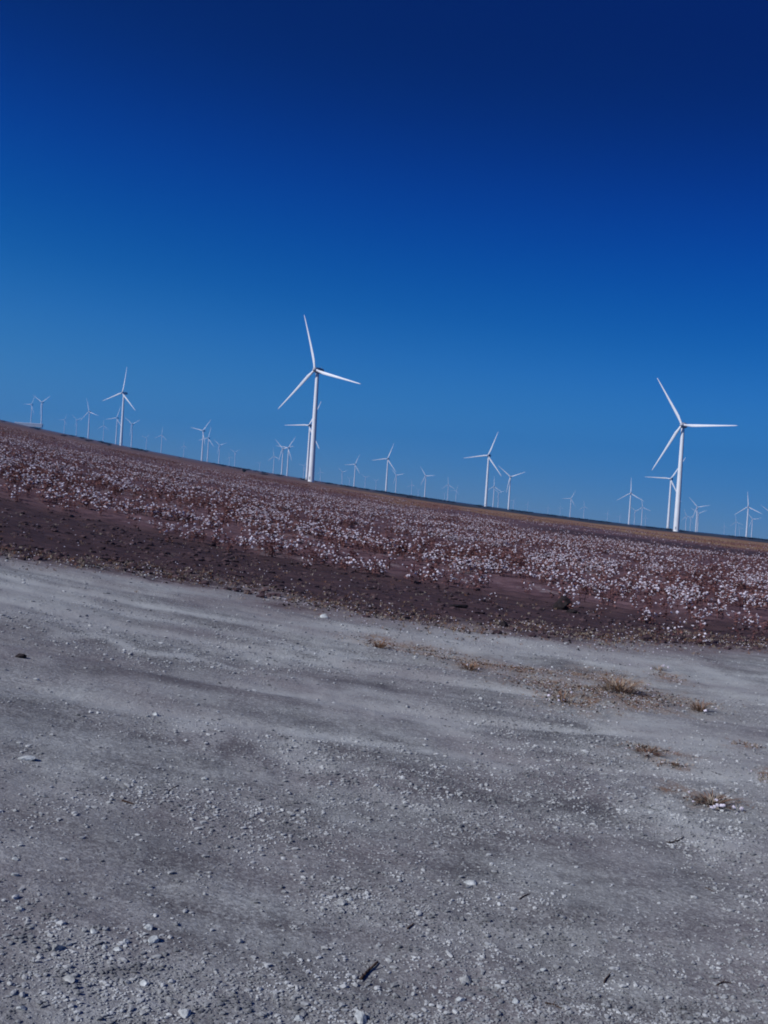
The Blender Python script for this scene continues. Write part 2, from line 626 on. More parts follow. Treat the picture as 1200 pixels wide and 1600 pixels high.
def build_gravel():
    protos = [stone_proto() for _ in range(12)]
    n = 170000
    az = np.radians(RNG.uniform(-27, 27, n))
    r = 2.3 + 13.5 * RNG.random(n) ** 1.5
    x, y = r * np.sin(az), r * np.cos(az)
    dens = fbm(x * .8, y * .8, 71, 3)
    pr = sstep(.36, .72, dens) * np.interp(r, [2, 5, 9, 15], [1, .75, .35, .12])
    wx, wy = x + (fbm(x * 6, y * 6, 73) - .5) * .25, y + (fbm(x * 6, y * 6, 75) - .5) * .25
    for (px, py, rx, ry, a_) in GRAVEL_BEDS:
        pr = pr + a_ * blob(wx, wy, px, py, rx, ry)
    keep = (RNG.random(n) < pr + .05) & (y < lot_edge(x))
    x, y = x[keep], y[keep]
    m = len(x)
    s_ = .0026 + .0036 * RNG.random(m) + .009 * RNG.random(m) ** 9
    s_ = s_ * np.interp(np.hypot(x, y), [3, 8, 15], [1, 1.35, 1.9])
    scl = np.stack([s_ * RNG.uniform(.8, 1.4, m), s_, s_ * RNG.uniform(.6, 1.1, m)], 1)
    pos = np.stack([x, y, height(x, y)], 1)
    o = scatter('gravel', protos, pos, RNG.uniform(0, 6.28, m), scl, [M_GRAVEL])
    tag(o, 'loose grey limestone gravel spread over the chalky bare lot', 'gravel', kind='stuff')


build_gravel()


# ------------------------------------------------------------------ cotton crop
def cotton_proto(lod, rich=True):
    k = Kit()
    nb = {0: 7, 1: 4, 2: 2}[lod]
    top = (random.uniform(-.03, .03), random.uniform(-.03, .03), random.uniform(.27, .36))
    k.bar((0, 0, -.03), top, .007 if lod < 2 else .02, .003, 0)
    for b in range(nb):
        h = random.uniform(.25, .95)
        a = random.uniform(0, 2 * pi)
        L = random.uniform(.07, .17) * (1.15 - .45 * h)
        p0 = np.array(top) * h
        p1 = p0 + np.array([cos(a) * L, sin(a) * L, random.uniform(.02, .09)])
        if lod < 2:
            k.bar(p0, p1, .0045, .0025, 0)
        r = random.uniform(.011, .021) * (1.0, 1.35, 1.9)[lod]
        if random.random() < ((.78, .85, .95) if rich else (.14, .18, .25))[lod]:
            for t in range((3, 2, 1)[lod]):
                k.blobby(p1 + RNG.normal(0, .010, 3) * (t > 0), r * random.uniform(.7, 1.15), 2, .4, (random.uniform(.8, 1.5), 1, random.uniform(.8, 1.7)), hi=False)
    for q in range((26, 14, 6)[lod]):
        a = random.uniform(0, 2 * pi)
        rr = random.uniform(.0, .11)
        k.leaf((cos(a) * rr, sin(a) * rr, random.uniform(.03, .33)), random.uniform(.015, .035) * (1, 1.4, 2.2)[lod], 1)
    return k.arr()


def cotton_positions(r0, r1, n, seed):
    rg = np.random.default_rng(seed)
    az = np.radians(rg.uniform(-26, 26, n))
    r = np.sqrt(rg.uniform(r0 ** 2, r1 ** 2, n))
    x, y = r * np.sin(az), r * np.cos(az)
    row = np.round(y - cot_edge(x))                                   # drilled rows a metre apart, parallel to the lot
    y = np.where(r < 90, cot_edge(x) + row + rg.normal(0, .11, n), y)
    wob = (fbm(x * .7, y * .7, 21, 4) - .5)
    off = y - cot_edge(x) + wob * 3.0
    thick = fbm(x * .13, y * .42, 81, 3)
    pr = sstep(-.6, 1.2, off) * (.2 + 1.2 * sstep(.38, .62, thick))
    azd = np.degrees(az)
    bare = (azd > 7) & (r > 88) & (r < 138)
    pr = np.where(bare, .03, pr)
    pr = pr * np.where(r > 150, np.interp(azd, [-6, 4], [1, .25]), 1)
    clump = fbm(x * .7, y * 1.0, 83, 2)
    pr = pr * (.2 + 1.4 * sstep(.42, .62, clump))
    streak = vnoise(x * .30 + row * 3.7, row * 7.31, 85)                 # stretches of each row bear better than others
    pr = np.where(r < 90, pr * (.18 + 1.2 * sstep(.36, .62, streak)), pr)
    pr = np.where((off > -.2) & (off < 3), np.minimum(pr * 1.5, 1), pr)
    edge = sstep(1.5, 5, x) * sstep(-2.8, -1.0, off) * (r < 30)            # stragglers towards the lot on the right
    pr = np.maximum(pr, edge * .16)
    keep = rg.random(n) < pr
    return x[keep], y[keep]


def rich_spot(x, y):
    x, y = np.asarray(x, float), np.asarray(y, float)
    r = np.hypot(x, y)
    f = np.interp(r, [15, 40, 120, 300], [1, .6, .25, .12])               # well-bearing stretches get longer seen from here on outwards
    v = .6 * vnoise(x * .45 * f, y * 1.1 * f, 87) + .4 * vnoise(x * 1.9 * f, y * 2.1 * f, 88)
    return v > .49


MC = [M_STALK, M_LEAF, M_BOLL]


def build_cotton():
    x, y = cotton_positions(15, 45, 10500, 1)
    z = height(x, y)
    r = np.hypot(x, y)
    az = np.degrees(np.arctan2(x, y))
    order = np.argsort(r + 1000 * (np.abs(az) > 20.5))
    front, rest = order[:290], order[290:]
    metas = []
    for t in range(10):
        V, Fc, mi = cotton_proto(0, t < 5)
        metas.append(mesh_from('cotton_plant', V, Fc, MC, mi))
    for q, i in enumerate(front):
        o = link('cotton_plant', metas[q % 5 + (0 if rich_spot(float(x[i]), float(y[i])) else 5)])
        o.location = (float(x[i]), float(y[i]), float(z[i]))
        o.rotation_euler = (0, 0, random.uniform(0, 6.28))
        s_ = random.uniform(.6, 1.1)
        o.scale = (s_ * 1.2, s_ * 1.2, s_ * .85)
        tag(o, 'low dried cotton plant with open white bolls in the front rows of the field', 'cotton plant',
            'cotton plants in the front rows of the field')

    def many(x, y, lod, s0):
        m = len(x)
        s_ = RNG.uniform(.65, 1.15, m) * s0
        return (np.stack([x, y, height(x, y)], 1), RNG.uniform(0, 6.28, m), np.stack([s_ * 1.45, s_ * 1.45, s_ * .85], 1))
    Vs, Fs, Ms, n = [], [], [], 0
    sets = [(x[rest], y[rest], 0, 1.0)]
    xx, yy = cotton_positions(45, 115, 30000, 2)
    sets.append((xx, yy, 1, 1.0))
    xx, yy = cotton_positions(115, 300, 36000, 3)
    sets.append((xx, yy, 2, 1.05))
    for (xx, yy, lod, s0) in sets:
        protos = [cotton_proto(lod, t < 5) for t in range(10)]
        P, Rr, Sc = many(xx, yy, lod, s0)
        pick = RNG.integers(0, 5, len(P)) + np.where(rich_spot(xx, yy), 0, 5)
        for k, (V, Fc, mi) in enumerate(protos):
            sel = np.where(pick == k)[0]
            c, s_ = np.cos(Rr[sel])[:, None], np.sin(Rr[sel])[:, None]
            X = V[None, :, 0] * Sc[sel, 0:1]
            Y = V[None, :, 1] * Sc[sel, 1:2]
            Z = V[None, :, 2] * Sc[sel, 2:3]
            Q = np.stack([X * c - Y * s_, X * s_ + Y * c, Z], -1) + P[sel][:, None, :]
            Vs.append(Q.reshape(-1, 3))
            Fs.append((Fc[None] + (np.arange(len(sel)) * len(V))[:, None, None] + n).reshape(-1, 3))
            Ms.append(np.tile(mi, len(sel)))
            n += len(V) * len(sel)
    o = link('cotton_crop', mesh_from('cotton_crop', np.vstack(Vs), np.vstack(Fs), MC, np.concatenate(Ms)))
    tag(o, 'reddish brown cotton crop flecked with white bolls stretching to the skyline', 'cotton crop', kind='stuff')


build_cotton()


# ------------------------------------------------------------------ dry grass, stubble, litter
def tuft_arr(nb, h, spread, mi=0, w=.004, lean=.5):
    k = Kit()
    for _ in range(nb):
        a = random.uniform(0, 2 * pi)
        r0 = random.uniform(0, spread * .4)
        p = np.array([cos(a) * r0, sin(a) * r0, -.01])
        hh = h * random.uniform(.45, 1)
        a2 = a + random.uniform(-.8, .8)
        d = np.array([cos(a2), sin(a2), 0]) * spread * random.uniform(.2, 1) * lean
        m1 = p + d * .45 + [0, 0, hh * .65]
        m2 = p + d * 1.3 + [0, 0, hh]
        s_ = np.array([-sin(a2), cos(a2), 0]) * w
        k.add([p - s_, p + s_, m1 + s_ * .8, m1 - s_ * .8, m2], [(0, 1, 2), (0, 2, 3), (3, 2, 4)], mi)
    return k.arr()


def build_stubble():
    protos = [tuft_arr(7, .055, .06, m_, .0035, .7) for m_ in (0, 0, 0, 1, 1, 1, 1, 2, 2, 2, 2, 2)]
    kb = []
    for _ in range(4):
        k = Kit()
        k.blobby((0, 0, .009), .012, 3, .35, (1.2, 1, .8), hi=False)
        kb.append(k.arr())
    for _ in range(4):
        k = Kit()
        k.blobby((0, 0, .01), .02, 4, .4, (1.2, 1, .7), hi=False)
        kb.append(k.arr())
    protos += kb
    xs, ys, sc = [], [], []
    x = RNG.uniform(-8, 8.5, 5200)                                      # ragged fringe between lot and ploughed soil
    y = lot_edge(x) + RNG.normal(.35, .6, len(x)) + (fbm(x * .9, x * 0, 93) - .5) * 1.6
    xs.append(x)
    ys.append(y)
    sc.append(RNG.uniform(.35, 1.1, len(x)))
    x = RNG.uniform(-9, 8.5, 1500)                                     # scattered over the ploughed strip
    y = lot_edge(x) + RNG.uniform(0, 7, len(x))
    xs.append(x)
    ys.append(y)
    sc.append(RNG.uniform(.4, 1.2, len(x)))
    for (px, py, rx, ry) in RUSTP:                                     # rusty weed mats on the lot
        cx, cy, _ = hit(px, py)
        m = int(20 + rx * ry * .4)
        xs.append(cx + RNG.normal(0, .5, m) * rx * cy / F)
        ys.append(cy + RNG.normal(0, .5, m) * ry * cy * cy / (F * CAMH))
        sc.append(RNG.uniform(.2, .6, m))
    x, y, s_ = np.concatenate(xs), np.concatenate(ys), np.concatenate(sc)
    keep = y < cot_edge(x) + 1
    x, y, s_ = x[keep], y[keep], s_[keep]
    o = scatter('stubble', protos, np.stack([x, y, height(x, y)], 1), RNG.uniform(0, 6.28, len(x)), np.stack([s_] * 3, 1),
                [M_STRAW, M_RUST, M_PALEGRASS, M_BOLL, M_CLOD])
    tag(o, 'dry stubble, rusty weeds and bits of cotton lint along the edge of the lot', 'stubble', kind='stuff')


build_stubble()


def build_crumbs():
    protos = []
    for _ in range(8):
        k = Kit()
        k.blobby((0, 0, .2), 1.0, 0, .35, (1.2, 1, .75))
        protos.append(k.arr())
    n = 9500
    x = RNG.uniform(-11, 11, n)
    y = lot_edge(x) + RNG.uniform(-.5, 9.5, n)
    keep = (y < cot_edge(x) + 1.5) & (RNG.random(n) < .15 + 1.1 * sstep(.4, .62, fbm(x * .8, y * 1.6, 97)))
    x, y = x[keep], y[keep]
    s_ = .012 + .05 * RNG.random(len(x)) ** 4
    o = scatter('soil_crumbs', protos, np.stack([x, y, height(x, y)], 1), RNG.uniform(0, 6.28, len(x)), np.stack([s_ * 1.2, s_, s_ * .8], 1), [M_CRUMB])
    tag(o, 'dark crumbly soil lumps on the ploughed strip', 'soil', kind='stuff')


build_crumbs()


def dry_clump(px, py, wpx, hpx, label, mats, puffs=0, nb=90, flat=False, cat='dry weed', name='dry_weed'):
    x, y, z = hit(px, py)
    w, h = wpx * y / F, hpx * y / F
    root = bpy.data.objects.new(name, None)
    COL.objects.link(root)
    root.location = (x, y, z)
    tag(root, label, cat)
    V, Fc, mi = tuft_arr(nb, h, w * .5, 0, .0035, 1.0 if not flat else 1.2)
    mi = RNG.integers(0, len(mats), len(Fc) // 3).repeat(3)
    link('dead_stems', mesh_from('dead_stems', V, Fc, mats, mi), root)
    for _ in range(puffs):
        k = Kit()
        for q in range(3):
            k.blobby((random.uniform(-.012, .012), random.uniform(-.012, .012), random.uniform(0, .015)), random.uniform(.008, .015), 0, .35, (1.2, 1, .9))
        V, Fc, mi = k.arr()
        o = link('cotton_puff', mesh_from('cotton_puff', V, Fc, [M_BOLL], mi), root)
        o.location = (random.uniform(-.5, .5) * w, random.uniform(-.5, .3) * w, random.uniform(.1, .6) * h)
        s_ = random.uniform(.45, .95)
        o.scale = (s_, s_, s_)
    return root


dry_clump(967, 1080, 100, 25, 'tallest straw coloured grass tuft standing on the pale lot right of centre', [M_STRAW, M_STRAW, M_RUST, M_PALEGRASS], 1, 200, name='grass_tuft', cat='grass tuft')
dry_clump(592, 1010, 44, 14, 'small orange weed at the left end of the rusty weed strip', [M_RUST, M_STRAW], 0, 80)
dry_clump(735, 1042, 60, 14, 'low rusty weed halfway along the rusty weed strip', [M_RUST, M_STRAW], 2, 80)
dry_clump(878, 1094, 52, 20, 'low weed with white cotton puffs left of the tallest grass tuft', [M_RUST, M_PALEGRASS], 5, 60)
dry_clump(1092, 1110, 50, 20, 'reddish weed with a white puff nearest the right edge below the tallest tuft', [M_RUST, M_STRAW], 3, 80)
dry_clump(1028, 1050, 36, 12, 'whitish weed caught with lint behind the tallest grass tuft', [M_PALEGRASS, M_STRAW], 4, 40)
dry_clump(1012, 1180, 64, 8, 'flat mat of brown plant litter on the chalky patch', [M_RUST, M_TWIG], 0, 80, True, 'plant litter', 'plant_litter')
dry_clump(1112, 1256, 74, 18, 'brown stalk litter heaped with white cotton lint near the right edge', [M_RUST, M_PALEGRASS, M_TWIG], 9, 120, True, 'cotton litter', 'cotton_litter')


# ------------------------------------------------------------------ stones, clods and sticks one can point to
def stone(px, py, wpx, label, mat=None, flat=.7, elong=1.2, rz=None, name='stone', cat='stone', dist=None):
    x, y, z = hit(px, py)
    w = wpx * hypot(y, CAMH) / F / 2
    bm = bmesh.new()
    bmesh.ops.create_icosphere(bm, subdivisions=2, radius=1)
    rr = random.Random(int(px * 7 + py))
    ax = [Vector((rr.uniform(-1, 1), rr.uniform(-1, 1), rr.uniform(-.6, 1))).normalized() for _ in range(9)]
    for v in bm.verts:
        for a in ax:                                                   # knocks flat facets into the pebble
            d = v.co.dot(a)
            if d > .62:
                v.co -= a * (d - .62)
        v.co *= 1 + rr.uniform(-.04, .04)
        v.co = Vector((v.co.x * w * elong, v.co.y * w, v.co.z * w * flat))
    o = bm_obj(name, bm, mat or M_STONE2)
    o.location = (x, y, z + w * flat * .12)
    o.rotation_euler = (rr.uniform(-.2, .2), rr.uniform(-.2, .2), rr.uniform(0, 3) if rz is None else rz)
    tag(o, label, cat)
    return o


stone(42, 1187, 20, 'bright white flat stone lying alone near the left edge of the lot', flat=.5, elong=1.5, rz=.1)
stone(231, 1455, 17, 'pale rounded stone, upper one of the pair in the lower left', elong=1.0)
stone(240, 1474, 21, 'pale stone just below another in the lower left pair', elong=1.2)
stone(196, 1477, 14, 'pale stone at the right of the row of three in the lower left')
stone(184, 1487, 14, 'low pale stone, lowest of the row of three in the lower left', flat=.5)
stone(163, 1485, 10, 'smallest stone in the row of three in the lower left')
stone(146, 1462, 12, 'small pale stone casting a dark shadow above the row of three')
stone(88, 1487, 19, 'chalky grey stone in the gravelly patch at lower left', M_STONE)
stone(108, 1538, 18, 'elongated chalky stone near the bottom left corner', M_STONE, elong=1.6, rz=-.6)
stone(225, 1540, 16, 'light stone midway between the pair of stones and the bottom edge')
stone(25, 1348, 11, 'pale pebble with black shadow close to the left edge')
stone(24, 1373, 13, 'rounded pale pebble below another by the left edge', elong=1)
stone(31, 1425, 13, 'pale pebble at the far left above the gravelly patch')
stone(34, 1583, 14, 'pale stone in the bottom left corner of the lot')
stone(290, 1590, 19, 'pale angular stone at the bottom edge left of centre')
stone(735, 1381, 19, 'flat pale triangular stone alone on smooth ground at centre right', flat=.45, elong=1.3, rz=0)
stone(532, 1411, 18, 'blocky grey stone, left of the touching pair at lower centre', M_STONE)
stone(547, 1405, 12, 'small upright pale stone touching the blocky grey one')
stone(563, 1590, 24, 'longest bright stone at the bottom edge in the middle', elong=1.7, rz=1.9)
stone(728, 1530, 22, 'broad pale stone at lower centre right of the stick', M_STONE)
stone(718, 1560, 15, 'pale stone below the broad one at lower centre')
stone(467, 1590, 16, 'blocky pale stone at the bottom edge left of the longest one')
stone(848, 1514, 12, 'small pale stone right of the broad one in the lower right')
stone(806, 1565, 13, 'pale stone at the bottom right of centre')
stone(945, 1471, 9, 'little white pebble on even gravel in the lower right')
stone(244, 1117, 13, 'white pebble on bare ground in the left middle of the lot', elong=1)
stone(320, 1218, 11, 'pale pebble with dark side near the middle left of the lot')
stone(1017, 1271, 9, 'white pebble left of the round chalky patch')
stone(507, 963, 15, 'whitish lump resting at the back of the lot near the ploughed soil', elong=1.0, flat=.9)
stone(30, 1029, 17, 'dark brown clod at the left edge of the lot', M_CLOD, .6, 1.4, .2, 'soil_clod', 'clod')
stone(878, 952, 30, 'blackest and biggest clod on the ploughed strip', M_CLOD, 1.3, 1.2, .1, 'soil_clod', 'clod')
stone(893, 957, 18, 'small black clod touching the biggest one', M_CLOD, .8, 1.3, .1, 'soil_clod', 'clod')
stone(713, 949, 22, 'dark flat clod on the ploughed strip left of the biggest clod', M_CLOD, .5, 1.8, 0, 'soil_clod', 'clod')
stone(786, 978, 18, 'dark clod where ploughed soil meets the lot', M_CLOD, .8, 1.2, 0, 'soil_clod', 'clod')
stone(685, 942, 9, 'small dark clod at the left end of the clod group', M_CLOD, .6, 1.5, 0, 'soil_clod', 'clod')


def stick(a, b, r, label, side=None, bend=.1, name='stick'):
    A, B = Vector(hit(*a)), Vector(hit(*b))
    k = Kit()
    L = (B - A).length
    n = 6
    pts = []
    for i in range(n + 1):
        t = i / n
        p = A.lerp(B, t) - A
        p += Vector((0, 1, 0)) * (sin(t * pi) * L * bend) + Vector((random.uniform(-1, 1), random.uniform(-1, 1), 0)) * L * .012
        p.z += r * .9
        pts.append(p)
    for i in range(n):
        k.bar(pts[i], pts[i + 1], r * (1 - .08 * i), r * (1 - .08 * (i + 1)), 0, 6)
    if side:
        p = pts[side]
        k.bar(p, p + Vector((L * .18, L * .22, r * 3)), r * .6, r * .3, 0, 5)
    V, Fc, mi = k.arr()
    o = link(name, mesh_from(name, V, Fc, [M_TWIG], mi, True))
    o.location = A
    tag(o, label, 'stick')


stick((563, 1530), (590, 1503), .0055, 'thick dark stick lying slantwise on the gravel at lower centre', 3, .06)
stick((190, 1254), (209, 1259), .005, 'short dark twig on the left of the lot', None, .02)
stick((259, 1242), (279, 1228), .0035, 'thin brown twig right of the short dark one', None, .02)
stick((1043, 1315), (1068, 1307), .004, 'thin curved twig below the round chalky patch', 2, -.15)
stick((637, 1452), (647, 1444), .004, 'tiny dark twig above and right of the thick stick', None, .05)
stick((1102, 1388), (1118, 1397), .0025, 'thin twig on the gravel near the right edge', 2, .1)
stick((944, 1535), (957, 1523), .0035, 'short dark twig low on the right side', 3, .15)
stick((852, 1566), (878, 1574), .003, 'thin dark twig near the bottom edge right of centre', 3, .1)
stick((1122, 1540), (1144, 1537), .003, 'bent thin twig in the bottom right corner', 3, .3)
stick((812, 1408), (828, 1400), .003, 'faint thin twig beside a white pebble right of centre', None, .1)


# ------------------------------------------------------------------ wind turbines
HUB_H = 80.0


def loft(sections, closed=True):
    bm = bmesh.new()
    rings = [[bm.verts.new(p) for p in s_] for s_ in sections]
    for a, b in zip(rings, rings[1:]):
        k = len(a)
        for i in range(k):
            bm.faces.new((a[i], a[(i + 1) % k], b[(i + 1) % k], b[i]))
    if closed:
        bm.faces.new(list(reversed(rings[0])))
        bm.faces.new(rings[-1])
    return bm


def ring(r, z, n=28, cx=0, cy=0):
    return [(cx + r * cos(2 * pi * i / n), cy + r * sin(2 * pi * i / n), z) for i in range(n)]


def blade_sections(L=40.5):
    secs = []
    for (s_, chord, th, tw) in [(a_, .62 * b_ + (.5 if a_ < 3 else .08), c_, d_) for (a_, b_, c_, d_) in [(.6, 1.9, 1.9, 0), (2.0, 1.9, 1.8, 8), (4.0, 2.5, 1.3, 14), (7.5, 3.35, .95, 13), (12, 3.1, .66, 9), (18, 2.55, .46, 6),
                                (25, 1.95, .32, 4), (32, 1.45, .22, 2.5), (38, 1.0, .14, 1.5), (41.5, .62, .09, 1), (43, .18, .04, .5)]]:
        pts = []
        round_ = max(0, 1 - (s_ - .6) / 5)
        for i in range(16):
            a = 2 * pi * i / 16
            c = cos(a)
            u = c * .5
            t = sin(a) * .5 * (1 if round_ > .9 else (.25 + .75 * ((c + 1) / 2) ** .7) * (1 - round_) + round_)
            zz = u * chord - (.22 * chord * (1 - round_))
            yy = t * th
            ta = radians(tw + 4)
            pts.append((s_ * L / 43, yy * cos(ta) + zz * sin(ta) - .0009 * s_ * s_, zz * cos(ta) - yy * sin(ta)))
        secs.append(pts)
    return secs


def make_turbine():
    root = bpy.data.objects.new('wind_turbine', None)
    COL.objects.link(root)
    secs = []
    for z, r in [(-2, 2.25)] + [(q * 5.0, 2.2 - .95 * q / 15.6) for q in range(16)] + [(78.1, 1.25)]:
        secs.append(ring(r, z))
    bm_obj('tower', loft(secs), M_TOWER, root, True)
    door = bmesh.new()
    bmesh.ops.create_cube(door, size=1)
    bmesh.ops.scale(door, vec=(1.0, .25, 2.2), verts=door.verts)
    bmesh.ops.translate(door, vec=(0, -2.08, 2.6), verts=door.verts)
    bmesh.ops.bevel(door, geom=door.edges[:], offset=.06, segments=2, affect='EDGES')
    bm_obj('door', door, M_NAC, root)
    # nacelle: rounded box behind the rotor (rotor faces -Y)
    secs = []
    for y, sx, sz, dz in [(-2.2, 1.35, 1.4, 0), (-1.7, 1.75, 1.85, 0), (0, 1.85, 2.0, 0), (3.5, 1.85, 2.0, .05), (6.2, 1.7, 1.75, .15), (6.7, 1.4, 1.4, .2)]:
        pts = []
        for i in range(24):
            a = 2 * pi * i / 24
            c, s_ = cos(a), sin(a)
            q = (abs(c) ** 4 + abs(s_) ** 4) ** -.25
            pts.append((c * q * sx, y, HUB_H + dz + s_ * q * sz))
        secs.append(pts)
    nac = bm_obj('nacelle', loft(secs), M_NAC, root, False)
    bm = loft([ring(.05, 0, 6), ring(.05, 1.6, 6), ring(.22, 1.61, 6), ring(.22, 1.8, 6)])
    mast = bm_obj('weather_mast', bm, M_NAC, nac)
    mast.location = (0, 5.2, HUB_H + 2.0)
    secs = []
    for y, r in [(-2.1, 1.35), (-2.6, 1.6), (-3.6, 1.65), (-4.5, 1.45), (-5.2, 1.0), (-5.6, .5), (-5.75, .1)]:
        secs.append([(r * cos(2 * pi * i / 20), y, HUB_H + r * sin(2 * pi * i / 20)) for i in range(20)])
    bm_obj('rotor_hub', loft(secs), M_HUB, root, True)
    bme = None
    for k in range(3):
        if bme is None:
            o = bm_obj('blade', loft(blade_sections()), M_BLADE, root, True)
            bme = o.data
        else:
            o = link('blade', bme, root)
        o.location = (0, -3.6, HUB_H)
    return root


# hub x, hub y, base x, tower length (photo px), one blade's angle, scale, label
T = [
    (497.5, 576, 486, 174, 102, 1, 'tallest wind turbine, nearest one left of centre with one blade nearly upright'),
    (1066, 660, 1056.5, 166, 117, 1, 'large near wind turbine on the right with a blade tipped up left'),
    (483, 663, 479.5, 85, 178, 1, 'wind turbine half hidden just left behind the tallest one'),
    (1048, 746, 1043.5, 79, 175, 1, 'wind turbine close left behind the large right hand one'),
    (193, 614, 189, 82, 75, 1.5, 'clearest wind turbine on the left slope, standing far from the others'),
    (763, 710, 758.7, 80, 65, 1, 'taller of two clear wind turbines right of centre with blade pointing left'),
    (797.5, 743, 794.5, 51, 137, 1, 'shorter clear wind turbine just right of the taller one with Y shaped blades'),
    (605.3, 714, 603, 52, 65, 1, 'clear slim wind turbine in the middle, first one right of the tallest'),
    (984, 769.5, 982.5, 49, 88, 1, 'crisp wind turbine left of the big right hand pair, one blade straight up'),
    (1168, 790, 1166, 48, 92, 1, 'crisp wind turbine close to the right edge with one blade straight up'),
    (1087, 791, 1087, 39, 128, 1, 'wind turbine right of the largest right hand one with blade tipped left'),
    (1089, 802, 1089.5, 29, 22, 1, 'faint wind turbine directly behind the one right of the large turbine'),
    (1071, 805, 1071, 23, 107, 1, 'faint small wind turbine between the large right one and its right neighbour'),
    (1175, 809.5, 1174, 29, 8, 1, 'faint wind turbine just right of the crisp one near the right edge'),
    (1150, 815, 1148.8, 22, 96, 1, 'faint small wind turbine left of the crisp one near the right edge'),
    (1203, 801, 1203, 41, 140, 1, 'wind turbine cut off by the right edge with only a blade in view'),
    (1131.6, 823, 1131, 13, 92, 1, 'tiny pale wind turbine, lowest one near the right edge'),
    (1002.8, 791, 1002, 29, 95, 1, 'small wind turbine right of the crisp one with a blade straight up'),
    (992.7, 797, 991, 22, 140, 1, 'faint wind turbine squeezed between the crisp one and its small neighbour'),
    (1008.5, 808, 1008, 13, 92, 1, 'tiny faint wind turbine right of the small upright bladed one'),
    (950, 801, 948.5, 13, 75, 1, 'tiny isolated wind turbine in the gap left of the crisp right hand one'),
    (892, 778, 890.5, 29, 60, 1, 'tallest of three small wind turbines between centre and the right pair'),
    (912, 789.5, 911.7, 19, 92, 1, 'right one of three small wind turbines between centre and right pair'),
    (875, 792.5, 875, 13, 91, 1, 'left and smallest of three wind turbines between centre and right pair'),
    (824, 787, 824, 11, 78, 1, 'tiny wind turbine barely above the skyline right of the Y bladed one'),
    (801.7, 781, 801.7, 14, 55, 1, 'tiny pale wind turbine just right of the Y bladed one'),
    (772.5, 760, 770.3, 32, 88, 1, 'small wind turbine right behind the taller of the clear pair'),
    (777.5, 769, 778, 23, 140, 1, 'faint small wind turbine between the clear pair, shorter of two there'),
    (700.6, 755, 699, 25, 90, 1, 'small wind turbine left of the clear pair with one blade straight up'),
    (713.4, 764, 712, 18, 65, 1, 'smaller faint wind turbine next left of the clear pair'),
    (694, 768, 694, 10, 30, 1, 'tiny wind turbine left of the small upright bladed one'),
    (664.5, 741.5, 663.4, 34, 121, 1, 'small bright wind turbine halfway between the slim one and the clear pair'),
    (642.5, 755, 642.5, 17, 92, 1, 'faint little wind turbine left of the small bright one'),
    (653, 765, 653, 10, 20, 1, 'tiny wind turbine touching the small bright one from the left'),
    (618.6, 741, 618, 28, 130, 1, 'faint wind turbine just right of the clear slim middle one'),
    (588, 751, 587, 14, 150, 1, 'tiny faint wind turbine just left of the clear slim middle one'),
    (571, 745, 570, 17, 140, 1, 'faint wind turbine halfway from the tallest to the slim middle one'),
    (554, 726, 553, 35, 62, 1, 'pale wind turbine right of the tallest with one blade raised right'),
    (534, 737, 534, 20, 15, 1, 'small pale wind turbine, second from the right of the tallest'),
    (500, 735, 500, 15, 100, 1, 'tiny faint wind turbine touching the right side of the tallest tower'),
    (474, 726, 474, 20, 45, 1.1, 'faint wind turbine left of the pair of close towers at the tallest one'),
    (450, 698, 448.5, 44, 50, 1.2, 'pale wind turbine left of the tallest, right one of the tight group'),
    (440, 700, 440, 41, 10, 1.2, 'pale wind turbine in the middle of the tight group left of the tallest'),
    (427, 712, 427, 27, 95, 1.25, 'fainter shorter wind turbine at the left of the tight group'),
    (315, 673, 315.3, 47, 45, 1.35, 'hazy wind turbine left of the dark bush with blades raised like a V'),
    (325, 684, 324, 37, 70, 1.4, 'hazy wind turbine close behind the one with V raised blades'),
    (341, 695, 341.7, 29, 15, 1.4, 'hazy small wind turbine right of the V bladed one'),
    (366.7, 707, 366.5, 22, 30, 1.5, 'very faint wind turbine nearest the dark skyline bush'),
    (286.7, 694, 286.7, 18, 90, 1.4, 'very faint stubby wind turbine left of the V bladed one'),
    (251.7, 680, 251.7, 28, 80, 1.5, 'very faint wind turbine midway between the clear left one and V bladed one'),
    (205, 662.7, 205, 36, 20, 1.5, 'faint wind turbine just right of the clearest left one'),
    (182, 652, 181, 41, 65, 1.5, 'faint wind turbine just left of the clearest left one'),
    (137.7, 644, 137.7, 42, 100, 1.6, 'ghostly wind turbine between the far left pair and the clearest left one'),
    (66.5, 627, 64, 41, 25, 1.6, 'ghostly wind turbine above the right end of the low shed'),
    (545.7, 747, 545.7, 12, 35, 1, 'tiny faint wind turbine between two pale ones right of the tallest'),
    (968, 812, 968, 10, 70, 1, 'barely visible tiny wind turbine just left of the crisp right hand one'),
    (1078, 808, 1078, 20, 50, 1, 'faint wind turbine touching the left side of the large turbine\'s right neighbour'),
    (1155, 824, 1155, 13, 110, 1, 'tiny wind turbine squeezed left of the crisp one near the right edge'),
    (856, 792, 856, 10, 95, 1, 'barely visible tiny wind turbine left of the row of three small ones'),
    (405, 722, 405, 12, 40, 1.2, 'barely visible wind turbine above the wide low skyline scrub'),
    (358, 714, 358, 14, 100, 1.4, 'very faint small wind turbine second left of the dark skyline bush'),
    (100, 655, 100, 21, 60, 1.6, 'ghostly small wind turbine right of the low shed'),
    (119, 655, 119, 25, 15, 1.6, 'ghostly small wind turbine second to the right of the low shed'),
    (161, 664, 161, 25, 85, 1.6, 'ghostly small wind turbine third left of the clearest left one'),
    (228, 684, 228, 19, 40, 1.5, 'very faint small wind turbine second right of the clearest left one'),
    (49, 631, 48, 34, 55, 1.6, 'ghostly wind turbine above the middle of the low shed'),
]


